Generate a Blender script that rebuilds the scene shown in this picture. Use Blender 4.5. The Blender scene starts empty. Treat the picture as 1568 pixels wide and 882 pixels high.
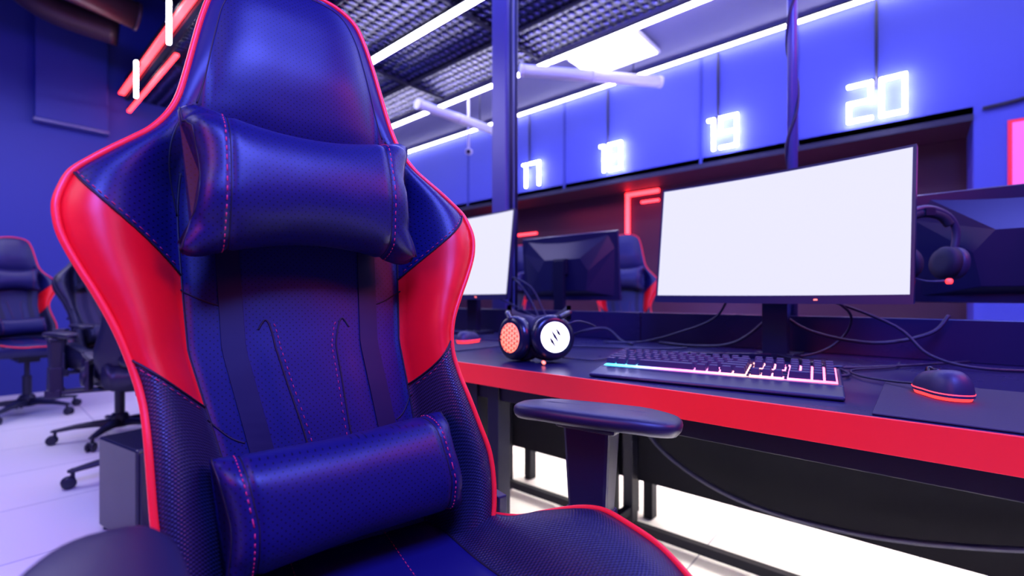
import bpy, math, random
from mathutils import Vector, Matrix
random.seed(4)
COL=bpy.context.scene.collection
pi=math.pi

# ------------------------------------------------------------------ materials
def nt(m): return m.node_tree.nodes, m.node_tree.links
def P(name, base, rough=.5, metal=0., em=None, es=0., bump=None, spec=.5, coat=0., var=0.):
    m=bpy.data.materials.new(name); m.use_nodes=True
    n,l=nt(m); b=n['Principled BSDF']
    b.inputs['Base Color'].default_value=(*base,1)
    b.inputs['Roughness'].default_value=rough
    b.inputs['Metallic'].default_value=metal
    b.inputs['Specular IOR Level'].default_value=spec
    b.inputs['Coat Weight'].default_value=coat
    if em: 
        b.inputs['Emission Color'].default_value=(*em,1); b.inputs['Emission Strength'].default_value=es
    tc=n.new('ShaderNodeTexCoord')
    if bump:
        sc,st,dist=bump
        no=n.new('ShaderNodeTexNoise'); no.inputs['Scale'].default_value=sc; no.inputs['Detail'].default_value=4
        bp=n.new('ShaderNodeBump'); bp.inputs['Strength'].default_value=st; bp.inputs['Distance'].default_value=dist
        l.new(tc.outputs['Object'],no.inputs['Vector']); l.new(no.outputs['Fac'],bp.inputs['Height']); l.new(bp.outputs['Normal'],b.inputs['Normal'])
    if var:
        no=n.new('ShaderNodeTexNoise'); no.inputs['Scale'].default_value=3.5; no.inputs['Detail'].default_value=5
        mr=n.new('ShaderNodeMapRange'); mr.inputs['To Min'].default_value=rough-var; mr.inputs['To Max'].default_value=rough+var
        l.new(tc.outputs['Object'],no.inputs['Vector']); l.new(no.outputs['Fac'],mr.inputs['Value']); l.new(mr.outputs['Result'],b.inputs['Roughness'])
    return m
def leather(name, base, rough=.42, dots=False, weave=False, spec=.4, wr=.18):
    m=bpy.data.materials.new(name); m.use_nodes=True
    n,l=nt(m); b=n['Principled BSDF']
    b.inputs['Base Color'].default_value=(*base,1); b.inputs['Roughness'].default_value=rough
    b.inputs['Specular IOR Level'].default_value=spec
    tc=n.new('ShaderNodeTexCoord')
    vo=n.new('ShaderNodeTexVoronoi'); vo.inputs['Scale'].default_value=700
    vo.feature='DISTANCE_TO_EDGE'
    no=n.new('ShaderNodeTexNoise'); no.inputs['Scale'].default_value=11; no.inputs['Detail'].default_value=1.5
    l.new(tc.outputs['Object'],vo.inputs['Vector']); l.new(tc.outputs['Object'],no.inputs['Vector'])
    b1=n.new('ShaderNodeBump'); b1.inputs['Strength'].default_value=wr; b1.inputs['Distance'].default_value=.012
    b2=n.new('ShaderNodeBump'); b2.inputs['Strength'].default_value=.14; b2.inputs['Distance'].default_value=.0006
    l.new(no.outputs['Fac'],b1.inputs['Height']); l.new(vo.outputs['Distance'],b2.inputs['Height'])
    l.new(b1.outputs['Normal'],b2.inputs['Normal'])
    last=b2
    if dots or weave:
        sp=n.new('ShaderNodeSeparateXYZ'); l.new(tc.outputs['Object'],sp.inputs[0])
        def M(op,a,bv=None):
            k=n.new('ShaderNodeMath'); k.operation=op
            for i,v in enumerate((a,bv)):
                if v is None: continue
                if isinstance(v,(int,float)): k.inputs[i].default_value=v
                else: l.new(v,k.inputs[i])
            return k.outputs[0]
        per=.0058 if dots else .0052
        a=M('MULTIPLY',M('ADD',sp.outputs['X'],sp.outputs['Z']),.7071/per)
        c=M('MULTIPLY',M('SUBTRACT',sp.outputs['X'],sp.outputs['Z']),.7071/per)
        if dots:
            fa=M('SUBTRACT',M('FRACT',M('ADD',a,50.)),.5); fc=M('SUBTRACT',M('FRACT',M('ADD',c,50.)),.5)
            dd=M('ADD',M('MULTIPLY',fa,fa),M('MULTIPLY',fc,fc))
            hole=M('LESS_THAN',dd,.028)
            inv=M('SUBTRACT',1.,hole)
            mx=n.new('ShaderNodeMix'); mx.data_type='RGBA'
            mx.inputs['A'].default_value=(*base,1); mx.inputs['B'].default_value=(base[0]*.25,base[1]*.25,base[2]*.25,1)
            l.new(hole,mx.inputs['Factor']); l.new(mx.outputs['Result'],b.inputs['Base Color'])
            h=inv
        else:
            sx=M('SINE',M('MULTIPLY',sp.outputs['X'],2*pi/per)); sy=M('SINE',M('MULTIPLY',M('ADD',sp.outputs['Z'],M('MULTIPLY',sp.outputs['Y'],1.0)),2*pi/per))
            h=M('MULTIPLY',sx,sy)
            mx=n.new('ShaderNodeMix'); mx.data_type='RGBA'
            mx.inputs['A'].default_value=(base[0]*.3,base[1]*.3,base[2]*.3,1); mx.inputs['B'].default_value=(base[0]*2.2,base[1]*2.2,base[2]*2.2,1)
            hh=M('ADD',M('MULTIPLY',h,.5),.5)
            l.new(hh,mx.inputs['Factor']); l.new(mx.outputs['Result'],b.inputs['Base Color'])
        b3=n.new('ShaderNodeBump'); b3.inputs['Strength'].default_value=.4; b3.inputs['Distance'].default_value=.0008
        l.new(h,b3.inputs['Height']); l.new(last.outputs['Normal'],b3.inputs['Normal']); last=b3
    l.new(last.outputs['Normal'],b.inputs['Normal'])
    return m
LB=(.006,.007,.085)  # black leather; the tint of the blue light is put into its base colour
M_lea=leather('leather_black_blue_lit',LB,.42)
M_perf=leather('leather_perforated',LB,.41,dots=True)
M_strap=leather('strap_webbing',(.004,.004,.035),.5)
M_carb=leather('carbon_weave_vinyl',(.012,.013,.038),.38,weave=True)
M_red=leather('leather_red',(.88,.006,.014),.40,wr=.35)
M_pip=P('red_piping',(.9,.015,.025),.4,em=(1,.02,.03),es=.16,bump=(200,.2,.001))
M_stR=P('stitch_red',(.6,.03,.12),.7,bump=(400,.2,.001))
M_stB=P('seam_dark',(.004,.004,.015),.6,bump=(400,.2,.001))
M_pla=P('plastic_black',(.010,.010,.035),.42,bump=(500,.12,.001))
M_key=P('keycap_plastic',(.030,.028,.08),.45,bump=(500,.12,.001))
M_plg=P('plastic_black_gloss',(.010,.010,.03),.25,var=.08)
M_steel=P('steel_black_powder',(.006,.006,.015),.55,bump=(300,.15,.001),spec=.25)
M_panb=P('panel_matt_black',(.006,.006,.010),.8,bump=(300,.15,.001),spec=.15)
M_desk=P('desk_laminate',(.014,.013,.065),.28,bump=(60,.04,.001),var=.06)
M_dred=P('desk_edge_red',(.88,.012,.015),.42,em=(1,.02,.02),es=.22,var=.08)
M_scr=P('monitor_screen',(.12,.12,.14),.5,em=(.87,.88,1.),es=.90,var=.02,spec=.1)
M_bez=P('monitor_bezel',(.012,.012,.055),.34,var=.06)
M_cab=P('cable_black',(.012,.012,.045),.5,bump=(200,.2,.001))
M_cabg=P('cable_grey',(.35,.35,.45),.5,bump=(200,.2,.001))
M_sign=P('neon_white',(.9,.9,1),.4,em=(.93,.92,1.),es=20.,var=.02)
M_tube=P('led_tube_violet',(.9,.9,1),.4,em=(.74,.70,1.),es=28.,var=.02)
M_tubew=P('led_tube_white',(.9,.9,1),.4,em=(1,.95,1.),es=15.,var=.02)
M_white=P('painted_white',(.7,.7,.8),.4,var=.05)
M_nred=P('neon_red',(1,.1,.1),.4,em=(1,.03,.04),es=7.,var=.02)
M_pan=P('light_panel',(.9,.9,1),.4,em=(.88,.87,1.),es=4.,var=.02)
M_poster=P('poster_magenta',(.9,.1,.4),.5,em=(1,.12,.50),es=.9,var=.02)
M_wall=P('wall_paint_blue',(.055,.075,.48),.62,bump=(25,.12,.01))
M_wall2=P('wall_paint_deep_blue',(.022,.035,.30),.62,bump=(25,.12,.01))
M_maroon=P('wall_maroon',(.04,.005,.025),.6,bump=(25,.12,.01))
M_ceil=P('ceiling_plaster_dark',(.16,.16,.30),.7,bump=(20,.1,.01))
M_blk=P('ceiling_black',(.01,.01,.04),.7,bump=(20,.1,.01))
M_duct=P('duct_metal',(.65,.65,.72),.4,.1,bump=(10,.1,.01))
M_ductd=P('duct_dark',(.10,.05,.07),.4,.5,bump=(10,.1,.01))
M_col=P('column_paint',(.09,.09,.30),.3,bump=(20,.1,.005))
M_glr=P('glow_red',(1,.1,.1),.4,em=(1,.03,.03),es=3.,var=.02)
M_glo=P('glow_orange',(1,.3,.2),.4,em=(1,.16,.09),es=3.,var=.02)
M_glw=P('glow_white',(1,.9,1),.4,em=(.93,.88,1),es=3.,var=.02)
M_foam=P('ear_foam',(.015,.015,.04),.7,bump=(300,.3,.002))

def floor_mat():
    m=bpy.data.materials.new('floor_tile'); m.use_nodes=True; n,l=nt(m); b=n['Principled BSDF']
    tc=n.new('ShaderNodeTexCoord'); br=n.new('ShaderNodeTexBrick'); br.offset=0; br.squash=1
    br.inputs['Scale'].default_value=1; br.inputs['Brick Width'].default_value=.6; br.inputs['Row Height'].default_value=.6
    br.inputs['Mortar Size'].default_value=.003; br.inputs['Mortar Smooth'].default_value=.1
    br.inputs['Color1'].default_value=(.88,.85,.82,1); br.inputs['Color2'].default_value=(.84,.81,.79,1); br.inputs['Mortar'].default_value=(.35,.33,.4,1)
    l.new(tc.outputs['Object'],br.inputs['Vector']); l.new(br.outputs['Color'],b.inputs['Base Color'])
    b.inputs['Roughness'].default_value=.35
    bp=n.new('ShaderNodeBump'); bp.invert=True; bp.inputs['Strength'].default_value=.3; bp.inputs['Distance'].default_value=.002
    l.new(br.outputs['Fac'],bp.inputs['Height']); l.new(bp.outputs['Normal'],b.inputs['Normal'])
    return m
M_floor=floor_mat()
def mesh_ceiling_mat():
    m=bpy.data.materials.new('ceiling_mesh_tile'); m.use_nodes=True; n,l=nt(m); b=n['Principled BSDF']
    tc=n.new('ShaderNodeTexCoord'); mp=n.new('ShaderNodeMapping'); mp.inputs['Scale'].default_value=(11,15,1)
    vo=n.new('ShaderNodeTexVoronoi'); vo.inputs['Scale'].default_value=1; vo.inputs['Randomness'].default_value=.15
    l.new(tc.outputs['Object'],mp.inputs['Vector']); l.new(mp.outputs['Vector'],vo.inputs['Vector'])
    cr=n.new('ShaderNodeValToRGB'); cr.color_ramp.elements[0].position=.08; cr.color_ramp.elements[0].color=(.13,.12,.5,1)
    cr.color_ramp.elements[1].position=.38; cr.color_ramp.elements[1].color=(.003,.003,.028,1)
    l.new(vo.outputs['Distance'],cr.inputs['Fac']); l.new(cr.outputs['Color'],b.inputs['Base Color'])
    b.inputs['Metallic'].default_value=.7; b.inputs['Roughness'].default_value=.26
    bp=n.new('ShaderNodeBump'); bp.inputs['Strength'].default_value=1; bp.inputs['Distance'].default_value=.06; bp.invert=True
    l.new(vo.outputs['Distance'],bp.inputs['Height']); l.new(bp.outputs['Normal'],b.inputs['Normal'])
    return m
M_mesh=mesh_ceiling_mat()
def rgb_mat():
    m=bpy.data.materials.new('keyboard_backlight'); m.use_nodes=True; n,l=nt(m); b=n['Principled BSDF']
    tc=n.new('ShaderNodeTexCoord'); sp=n.new('ShaderNodeSeparateXYZ'); l.new(tc.outputs['Object'],sp.inputs[0])
    mr=n.new('ShaderNodeMapRange'); mr.inputs['From Min'].default_value=-.23; mr.inputs['From Max'].default_value=.23
    l.new(sp.outputs['X'],mr.inputs['Value'])
    cr=n.new('ShaderNodeValToRGB'); e=cr.color_ramp.elements
    e[0].position=0; e[0].color=(.05,.75,1,1); e[1].position=1; e[1].color=(1,.12,.22,1)
    for p,c in ((.15,(.15,.6,1,1)),(.24,(.4,.3,1,1)),(.36,(1,.18,.7,1)),(.5,(1,.22,.65,1)),(.66,(1,.38,.35,1)),(.82,(1,.2,.55,1))):
        x=e.new(p); x.color=c
    l.new(mr.outputs['Result'],cr.inputs['Fac']); l.new(cr.outputs['Color'],b.inputs['Emission Color'])
    b.inputs['Emission Strength'].default_value=4.6; b.inputs['Base Color'].default_value=(.05,.05,.05,1)
    return m
M_rgb=rgb_mat()

# ------------------------------------------------------------------ helpers
def link(o,parent=None):
    COL.objects.link(o)
    if parent: o.parent=parent
    return o
def adopt(o,parent):
    o.parent=parent
    o.matrix_parent_inverse=Matrix.LocRotScale(parent.location,parent.rotation_euler,parent.scale).inverted()
    return o
def empty(name,loc=(0,0,0),rz=0):
    e=bpy.data.objects.new(name,None); e.empty_display_size=.1; e.location=loc; e.rotation_euler=(0,0,rz); COL.objects.link(e); return e
def mk(name,v,f,mats,parent=None,fm=None,smooth=True,loc=None,rot=None):
    me=bpy.data.meshes.new(name); me.from_pydata([tuple(p) for p in v],[],f)
    if not isinstance(mats,(list,tuple)): mats=[mats]
    for m in mats: me.materials.append(m)
    if fm:
        for p,i in zip(me.polygons,fm): p.material_index=i
    if smooth:
        for p in me.polygons: p.use_smooth=True
    me.update()
    import bmesh
    bm=bmesh.new(); bm.from_mesh(me); bmesh.ops.recalc_face_normals(bm,faces=bm.faces); bm.to_mesh(me); bm.free()
    o=bpy.data.objects.new(name,me)
    if loc is not None: o.location=loc
    if rot is not None: o.rotation_euler=rot
    return link(o,parent)
def box(name,lo,hi,mat,parent=None,bev=0,rot=None,loc=None,seg=2):
    x0,y0,z0=lo; x1,y1,z1=hi
    v=[(x0,y0,z0),(x1,y0,z0),(x1,y1,z0),(x0,y1,z0),(x0,y0,z1),(x1,y0,z1),(x1,y1,z1),(x0,y1,z1)]
    f=[(0,3,2,1),(4,5,6,7),(0,1,5,4),(1,2,6,5),(2,3,7,6),(3,0,4,7)]
    o=mk(name,v,f,mat,parent,smooth=False,rot=rot,loc=loc)
    if bev:
        md=o.modifiers.new('b','BEVEL'); md.width=bev; md.segments=seg; md.limit_method='ANGLE'
    return o
def catmull(pts,n=6,cyc=False):
    pts=[Vector(p) for p in pts]; out=[]; N=len(pts)
    rng=range(N) if cyc else range(N-1)
    for i in rng:
        if cyc: p0,p1,p2,p3=pts[(i-1)%N],pts[i],pts[(i+1)%N],pts[(i+2)%N]
        else: p0,p1,p2,p3=pts[max(i-1,0)],pts[i],pts[i+1],pts[min(i+2,N-1)]
        for k in range(n):
            t=k/n
            out.append(.5*((2*p1)+(p2-p0)*t+(2*p0-5*p1+4*p2-p3)*t*t+(3*p1-p0-3*p2+p3)*t**3))
    if not cyc: out.append(pts[-1])
    return out
def sweep_data(pts,r,seg=8,cyc=False):
    v=[];f=[];N=len(pts); up=None
    for i,p in enumerate(pts):
        a=pts[(i-1)%N] if (cyc or i>0) else p; b=pts[(i+1)%N] if (cyc or i<N-1) else p
        t=(b-a); t=t.normalized() if t.length>1e-9 else Vector((0,0,1))
        if up is None:
            up=t.orthogonal().normalized()
        up=(up-t*up.dot(t)); up=up.normalized() if up.length>1e-6 else t.orthogonal().normalized()
        s=t.cross(up); rr=r[i] if isinstance(r,(list,tuple)) else r
        for k in range(seg):
            a2=2*pi*k/seg; v.append(p+(up*math.cos(a2)+s*math.sin(a2))*rr)
    for i in range(N if cyc else N-1):
        j=(i+1)%N
        for k in range(seg):
            k2=(k+1)%seg; f.append((i*seg+k,i*seg+k2,j*seg+k2,j*seg+k))
    if not cyc:
        f.append(tuple(range(seg))[::-1]); f.append(tuple((N-1)*seg+k for k in range(seg)))
    return v,f
def tube(name,pts,r,mat,parent=None,n=6,seg=8,cyc=False,smooth=True):
    p=catmull(pts,n,cyc) if n>1 else [Vector(q) for q in pts]
    v,f=sweep_data(p,r,seg,cyc)
    return mk(name,v,f,mat,parent)
def cyl(name,p1,p2,r,mat,parent=None,seg=24,r2=None,bev=0):
    p1=Vector(p1);p2=Vector(p2)
    v,f=sweep_data([p1,p2],[r,r2 if r2 is not None else r],seg)
    o=mk(name,v,f,mat,parent,smooth=False)
    for p in o.data.polygons:
        if len(p.vertices)==4: p.use_smooth=True
    if bev:
        md=o.modifiers.new('b','BEVEL'); md.width=bev; md.segments=2; md.limit_method='ANGLE'; md.angle_limit=.7
    return o
class MB:
    def __init__(s): s.v=[];s.f=[];s.m=[]
    def add(s,v,f,mi=0):
        o=len(s.v); s.v+= [Vector(p) for p in v]; s.f+=[tuple(i+o for i in q) for q in f]; s.m+=[mi]*len(f)
    def box(s,c,h,mi=0,M=None,taper=1.):
        cx,cy,cz=c; hx,hy,hz=h
        v=[]
        for z,t in ((-hz,1.),(hz,taper)):
            for x,y in ((-1,-1),(1,-1),(1,1),(-1,1)): v.append(Vector((cx+x*hx*t,cy+y*hy*t,cz+z)))
        if M: v=[M@p for p in v]
        s.add(v,[(0,3,2,1),(4,5,6,7),(0,1,5,4),(1,2,6,5),(2,3,7,6),(3,0,4,7)],mi)
    def lathe(s,prof,c,ax,seg=28,mi=0):
        ax=Vector(ax).normalized(); u=ax.orthogonal().normalized(); w=ax.cross(u); c=Vector(c); v=[];f=[]
        for (r,h) in prof:
            for k in range(seg):
                a=2*pi*k/seg; v.append(c+ax*h+(u*math.cos(a)+w*math.sin(a))*r)
        for i in range(len(prof)-1):
            for k in range(seg):
                k2=(k+1)%seg; f.append((i*seg+k,i*seg+k2,(i+1)*seg+k2,(i+1)*seg+k))
        f.append(tuple(range(seg))[::-1]); f.append(tuple((len(prof)-1)*seg+k for k in range(seg)))
        s.add(v,f,mi)
    def sweep(s,pts,r,seg=8,mi=0,n=6,cyc=False):
        v,f=sweep_data(catmull(pts,n,cyc) if n>1 else [Vector(p) for p in pts],r,seg,cyc); s.add(v,f,mi)
    def out(s,name,mats,parent=None,smooth=True,bev=0):
        o=mk(name,s.v,s.f,mats,parent,fm=s.m,smooth=smooth)
        if bev:
            md=o.modifiers.new('b','BEVEL'); md.width=bev; md.segments=2; md.limit_method='ANGLE'; md.angle_limit=.7
        return o
def itp(tb):
    xs=[a for a,_ in tb]; ys=[b for _,b in tb]; n=len(xs)
    d=[(ys[i+1]-ys[i])/(xs[i+1]-xs[i]) for i in range(n-1)]
    m=[d[0]]+[0 if d[i-1]*d[i]<=0 else 2*d[i-1]*d[i]/(d[i-1]+d[i]) for i in range(1,n-1)]+[d[-1]]
    def fn(x):
        if x<=xs[0]: return ys[0]
        if x>=xs[-1]: return ys[-1]
        i=0
        while x>xs[i+1]: i+=1
        h=xs[i+1]-xs[i]; t=(x-xs[i])/h
        return (2*t**3-3*t*t+1)*ys[i]+(t**3-2*t*t+t)*h*m[i]+(-2*t**3+3*t*t)*ys[i+1]+(t**3-t*t)*h*m[i+1]
    return fn

# ------------------------------------------------------------------ gaming chair
RHO=math.radians(10.8); cr_,sr_=math.cos(RHO),math.sin(RHO)
Z0=.546
def cfun(h): return .035 if h<.12 else (.035*(1-(h-.12)/.2) if h<.32 else 0.)
def B(x,h,n): # backrest plane -> local
    return Vector((x+cfun(h), h*sr_-n*cr_, Z0+h*cr_+n*sr_))
W=itp([(0,.165),(.04,.185),(.09,.194),(.137,.197),(.209,.190),(.271,.187),(.341,.200),(.404,.229),(.44,.245),(.475,.252),(.515,.244),(.556,.212),(.604,.172),(.65,.150),(.7,.139),(.78,.124),(.83,.112),(.864,.099),(.888,.070),(.898,.035)])
XI=itp([(0,.12),(.1,.122),(.26,.134),(.43,.146),(.53,.150),(.58,.142),(.64,.124),(.7,.115),(.78,.101),(.83,.091),(.864,.079),(.888,.050),(.898,.024)])
NP=itp([(0,.10),(.2,.09),(.3,.072),(.47,.068),(.55,.05),(.62,.025),(.7,.012),(.9,.0)])
NC=itp([(0,.01),(.15,.012),(.35,.0),(.5,-.006),(.6,.0),(.66,.022),(.74,.036),(.82,.030),(.87,.016),(.898,.0)])
BU=itp([(0,.012),(.3,.02),(.47,.026),(.58,.014),(.66,.004),(.88,.002)])
HT=.898
def surf(x,h):
    xi=XI(h);ax=abs(x)
    if ax<=xi:
        t=ax/xi; k=NC(h)
        if h>.6: return k*(1-.5*t**4)
        ch=math.exp(-((ax-.066)/.005)**2)*.002 if h<.40 else 0
        return k-ch+.006*(1-t**2)
    s=min(1,(ax-xi)/max(1e-4,(W(h)-xi)))
    k=NC(h)*(.5 if h>.6 else 1)
    return k+(NP(h)-k)*math.sin(pi/2*s)**.9+BU(h)*math.sin(pi*s)
KS=itp([(0,0),(.12,.03),(.25,.06),(.42,.10),(.55,.05),(.66,0),(.9,0)])
def build_chair():
    E=empty('gaming_chair')
    rows=[0,.015,.03]
    h=.05
    while h<.25-1e-6: rows.append(h); h+=.02
    k=0
    while k<=14: rows.append(.25+.17*k/14); k+=1
    h=.433
    while h<.85: rows.append(h); h+=.0135
    rows+=[.855,.864,.872,.880,.887,.893,HT]
    NCn=24; NB=10
    cols=[]
    for i in range(NB,0,-1): cols.append(('b',-1,i/NB))
    for i in range(NCn+1): cols.append(('c',0,-1+2*i/NCn))
    for i in range(1,NB+1): cols.append(('b',1,i/NB))
    v=[];f=[];fm=[]
    nc=len(cols)+7
    for h0 in rows:
        for (t,sd,s) in cols:
            if t=='c':
                xx=s*XI(h0); v.append(B(xx,h0,surf(xx,h0)))
            else:
                hh=min(HT,h0+KS(h0)*s); xi=XI(hh); xx=xi+s*(W(hh)-xi)
                v.append(B(sd*xx,hh,surf(xx,hh)))
        hh=min(HT,h0+KS(h0)); w=W(hh); npp=NP(hh); nb=-.055
        ring=[(w+.003,hh,npp*.55+nb*.45),(w-.006,hh,npp*.12+nb*.88),(max(.005,w-.03),hh,nb),(0,h0,nb-.012),(-max(.005,w-.03),hh,nb),(-(w-.006),hh,npp*.12+nb*.88),(-(w+.003),hh,npp*.55+nb*.45)]
        for x,a,n_ in ring: v.append(B(x,a,n_))
    R=len(rows); lc=len(cols)
    for i in range(R-1):
        mid=(rows[i]+rows[i+1])/2
        for j in range(nc):
            j2=(j+1)%nc
            f.append((i*nc+j,i*nc+j2,(i+1)*nc+j2,(i+1)*nc+j))
            if j<lc-1:
                isb = j<NB or j>=NB+NCn
                if isb: fm.append(1 if .25<mid<.42 else (2 if mid<.25 else (3 if mid<.66 else 0)))
                else: fm.append(3)
            else: fm.append(0)
    f.append(tuple(range(nc))); fm.append(0)
    f.append(tuple((R-1)*nc+k for k in range(nc))); fm.append(0)
    mk('backrest',v,f,[M_lea,M_red,M_carb,M_perf],E,fm=fm)
    pp=[]
    hs=[.02,.06,.1,.14,.18,.22,.26,.3,.34,.38,.41,.44,.46,.48,.5,.52,.54,.56,.58,.6,.63,.66,.7,.74,.78,.81,.838,.862,.880,.893]
    for h in hs: pp.append(B(-W(h)-.001,h,NP(h)+.001))
    pp.append(B(0,.901,.0))
    for h in reversed(hs): pp.append(B(W(h)+.001,h,NP(h)+.001))
    tube('backrest_piping',pp,.0038,M_pip,E,n=5)
    sm=MB()
    def seam(pts,r=.0012,mi=0,off=.0004):
        q=catmull([Vector((x,h,0)) for x,h in pts],8)
        q=[B(p.x,p.y,surf(p.x,p.y)+off) for p in q]
        sm.sweep(q,r,6,mi,n=1)
    def stitch(pts,off=.0008,step=.0075,ln=.0042,r=.0005):
        q=catmull([Vector((x,h,0)) for x,h in pts],20)
        acc=0
        for a,b in zip(q[:-1],q[1:]):
            acc+=(b-a).length
            if acc>step:
                d=(b-a).normalized()*ln
                e=b+d
                sm.sweep([B(b.x,b.y,surf(b.x,b.y)+off),B(e.x,e.y,surf(e.x,e.y)+off)],r,5,1,n=1); acc=0
    for sd in (-1,1):
        seam([(sd*XI(h),h) for h in (.02,.1,.2,.3,.4,.5,.56)],.0016)
        def bl(h0):
            out=[]
            for i in range(0,9):
                s=i/8; hh=h0+KS(h0)*s; xi=XI(hh); out.append((sd*(xi+s*(W(hh)-xi)),hh))
            return out
        seam(bl(.25),.0014); seam(bl(.42),.0014)
        stitch([(x,h+.006) for x,h in bl(.42)]); stitch([(x,h-.006) for x,h in bl(.25)])
        seam([(sd*.150,.50),(sd*.158,.56),(sd*.150,.61),(sd*.132,.65)],.0012)
        seam([(sd*.128,.655),(sd*.118,.70),(sd*.106,.77),(sd*.094,.825),(sd*.068,.870),(0,.886)],.0009)
        seam([(sd*.146,.40),(sd*.120,.385),(sd*.098,.377)],.001)
        seam([(sd*.134,.235),(sd*.115,.21),(sd*.10,.20)],.001)
        pts=[(sd*.060,.345),(sd*.052,.358),(sd*.046,.35),(sd*.040,.32),(sd*.036,.27),(sd*.030,.2),(sd*.028,.14)]
        seam(pts,.0013); stitch([(x-sd*.006,h) for x,h in pts[1:]])
    seam([(-.125,.635),(-.09,.622),(-.04,.617),(0,.616),(.04,.617),(.09,.622),(.125,.635)],.0014)
    sm.out('seams',[M_stB,M_stR],E)
    st=MB()
    for sd in (-1,1):
        vv=[];ff=[]
        N=20
        for i in range(N+1):
            h=.47-.29*i/N; x0=sd*(.095-.012*i/N)
            for dx,o in ((-.014,.0),(-.0135,.0022),(.0135,.0022),(.014,.0)):
                vv.append(B(x0+dx,h,surf(x0+dx,h)+o))
        for i in range(N):
            for j in range(3): ff.append((i*4+j,i*4+j+1,i*4+j+5,i*4+j+4))
        st.add(vv,ff)
    st.out('pillow_straps',[M_strap],E,smooth=False)
    def pillow(name,L,hc,nc_,hh,bb,xo=0,pin=.1,tilt=0.,sq=.85,wr=.004,seam_u=.7):
        U=72;T=52; vv=[];ff=[]
        def pt(u,th,sc=1.):
            au=abs(u)
            a=hh(u); b=bb(u)
            c,s=math.cos(th),math.sin(th)
            cx=math.copysign(abs(c)**sq,c); sx=math.copysign(abs(s)**sq,s)
            x=L*u*(1-pin*au**5*(1-sx*sx))
            w=wr*au**4*math.sin(7*th+3*u)+wr*.35*math.sin(17*th+9*u)*au**6
            hv=hc+sx*(a+w)+tilt*u
            nv=nc_+cx*(b+w)
            dsm=math.exp(-((au-seam_u)/.025)**2)*.0035
            nv-=cx*dsm; hv-=sx*dsm
            return B(x*sc+xo,hv,nv)
        for i in range(U+1):
            u=-1+2*i/U; u=math.copysign(1-(1-abs(u))**1.35,u)
            for k in range(T): vv.append(pt(u,2*pi*k/T))
        for i in range(U):
            for k in range(T):
                k2=(k+1)%T; ff.append((i*T+k,i*T+k2,(i+1)*T+k2,(i+1)*T+k))
        ff.append(tuple(range(T))); ff.append(tuple(U*T+k for k in range(T)))
        mk(name,vv,ff,[M_perf],E)
        s2=MB()
        for sg in (-1,1):
            q=[pt(sg*seam_u,-1.9+3.8*i/90) for i in range(91)]
            s2.sweep(q,.0011,6,0,n=1)
            for i in range(2,89,3):
                d=[pt(sg*(seam_u+.035),-1.9+3.8*(i+e)/90) for e in (0,1.5)]
                s2.sweep(d,.0007,5,1,n=1)
            q=[pt(sg*.985,2*pi*i/60) for i in range(60)]
            s2.sweep(q,.0012,6,0,n=1,cyc=True)
        s2.out(name+'_stitching',[M_stB,M_stR],E)
    pillow('head_pillow',.149,.524,.066,lambda u:(.072+.034*abs(u)**2.0)*(1-.20*abs(u)**11),lambda u:.050*(1-abs(u)**6)**.5+.009,pin=.15,wr=.007,seam_u=.66,sq=.90,tilt=.002)
    pillow('lumbar_pillow',.142,.134,.080,lambda u:.060+.005*abs(u),lambda u:.046*(1-abs(u)**14)**.5+.008,pin=.03,wr=.0018,seam_u=.80,sq=.76,tilt=.007)
    CX=.03
    WS=itp([(-.08,.16),(0,.178),(.05,.200),(.1,.226),(.16,.266),(.22,.284),(.3,.282),(.38,.262),(.46,.240),(.53,.21)])
    ZP=itp([(-.08,.60),(0,.600),(.1,.608),(.15,.628),(.22,.646),(.3,.640),(.38,.622),(.46,.602),(.53,.575)])
    ZS=itp([(-.08,.60),(0,.592),(.15,.580),(.3,.580),(.42,.585),(.5,.575),(.53,.555)])
    XS=itp([(-.08,.13),(.1,.145),(.3,.165),(.46,.17),(.53,.16)])
    def ss(x,F):
        ax=abs(x); xi=XS(F)
        if ax<=xi:
            ch=math.exp(-((ax-.055)/.004)**2)*.0035
            return ZS(F)-ch+.004*(1-(ax/xi)**2)
        s=min(1,(ax-xi)/(WS(F)-xi))
        return ZS(F)+(ZP(F)-ZS(F))*math.sin(pi/2*s)**.8+.014*math.sin(pi*s)
    rF=[-.08+.61*i/44 for i in range(45)]
    v=[];f=[];fm=[]
    cc=[('b',-1,i/8) for i in range(8,0,-1)]+[('c',0,-1+i/14) for i in range(29)]+[('b',1,i/8) for i in range(1,9)]
    nc=len(cc)+6
    for F in rF:
        for t,sd,s in cc:
            if t=='c': x=s*XS(F)
            else: x=sd*(XS(F)+s*(WS(F)-XS(F)))
            v.append(Vector((x+CX,-F,ss(x,F))))
        w=WS(F); zb=.485
        for x,z in ((w+.004,(ZP(F)+zb)/2),(w-.01,zb+.012),(w-.04,zb),(-(w-.04),zb),(-(w-.01),zb+.012),(-(w+.004),(ZP(F)+zb)/2)):
            v.append(Vector((x+CX,-F,z)))
    for i in range(44):
        for j in range(nc):
            j2=(j+1)%nc; f.append((i*nc+j,i*nc+j2,(i+1)*nc+j2,(i+1)*nc+j))
            if j<8 or (len(cc)-9)<=j<len(cc)-1: fm.append(1)
            else: fm.append(0)
    f.append(tuple(range(nc))); fm.append(0); f.append(tuple(44*nc+k for k in range(nc))); fm.append(0)
    mk('seat_cushion',v,f,[M_lea,M_carb],E,fm=fm)
    pp=[]
    Fs=[-.06,0,.05,.1,.13,.16,.19,.22,.26,.3,.34,.38,.42,.46,.5]
    for F in Fs: pp.append((CX-WS(F)-.001,-F,ZP(F)+.001))
    for x in (-.17,-.08,0,.08,.17): pp.append((CX+x,-.535,.555+.02*(abs(x)>.1)))
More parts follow.
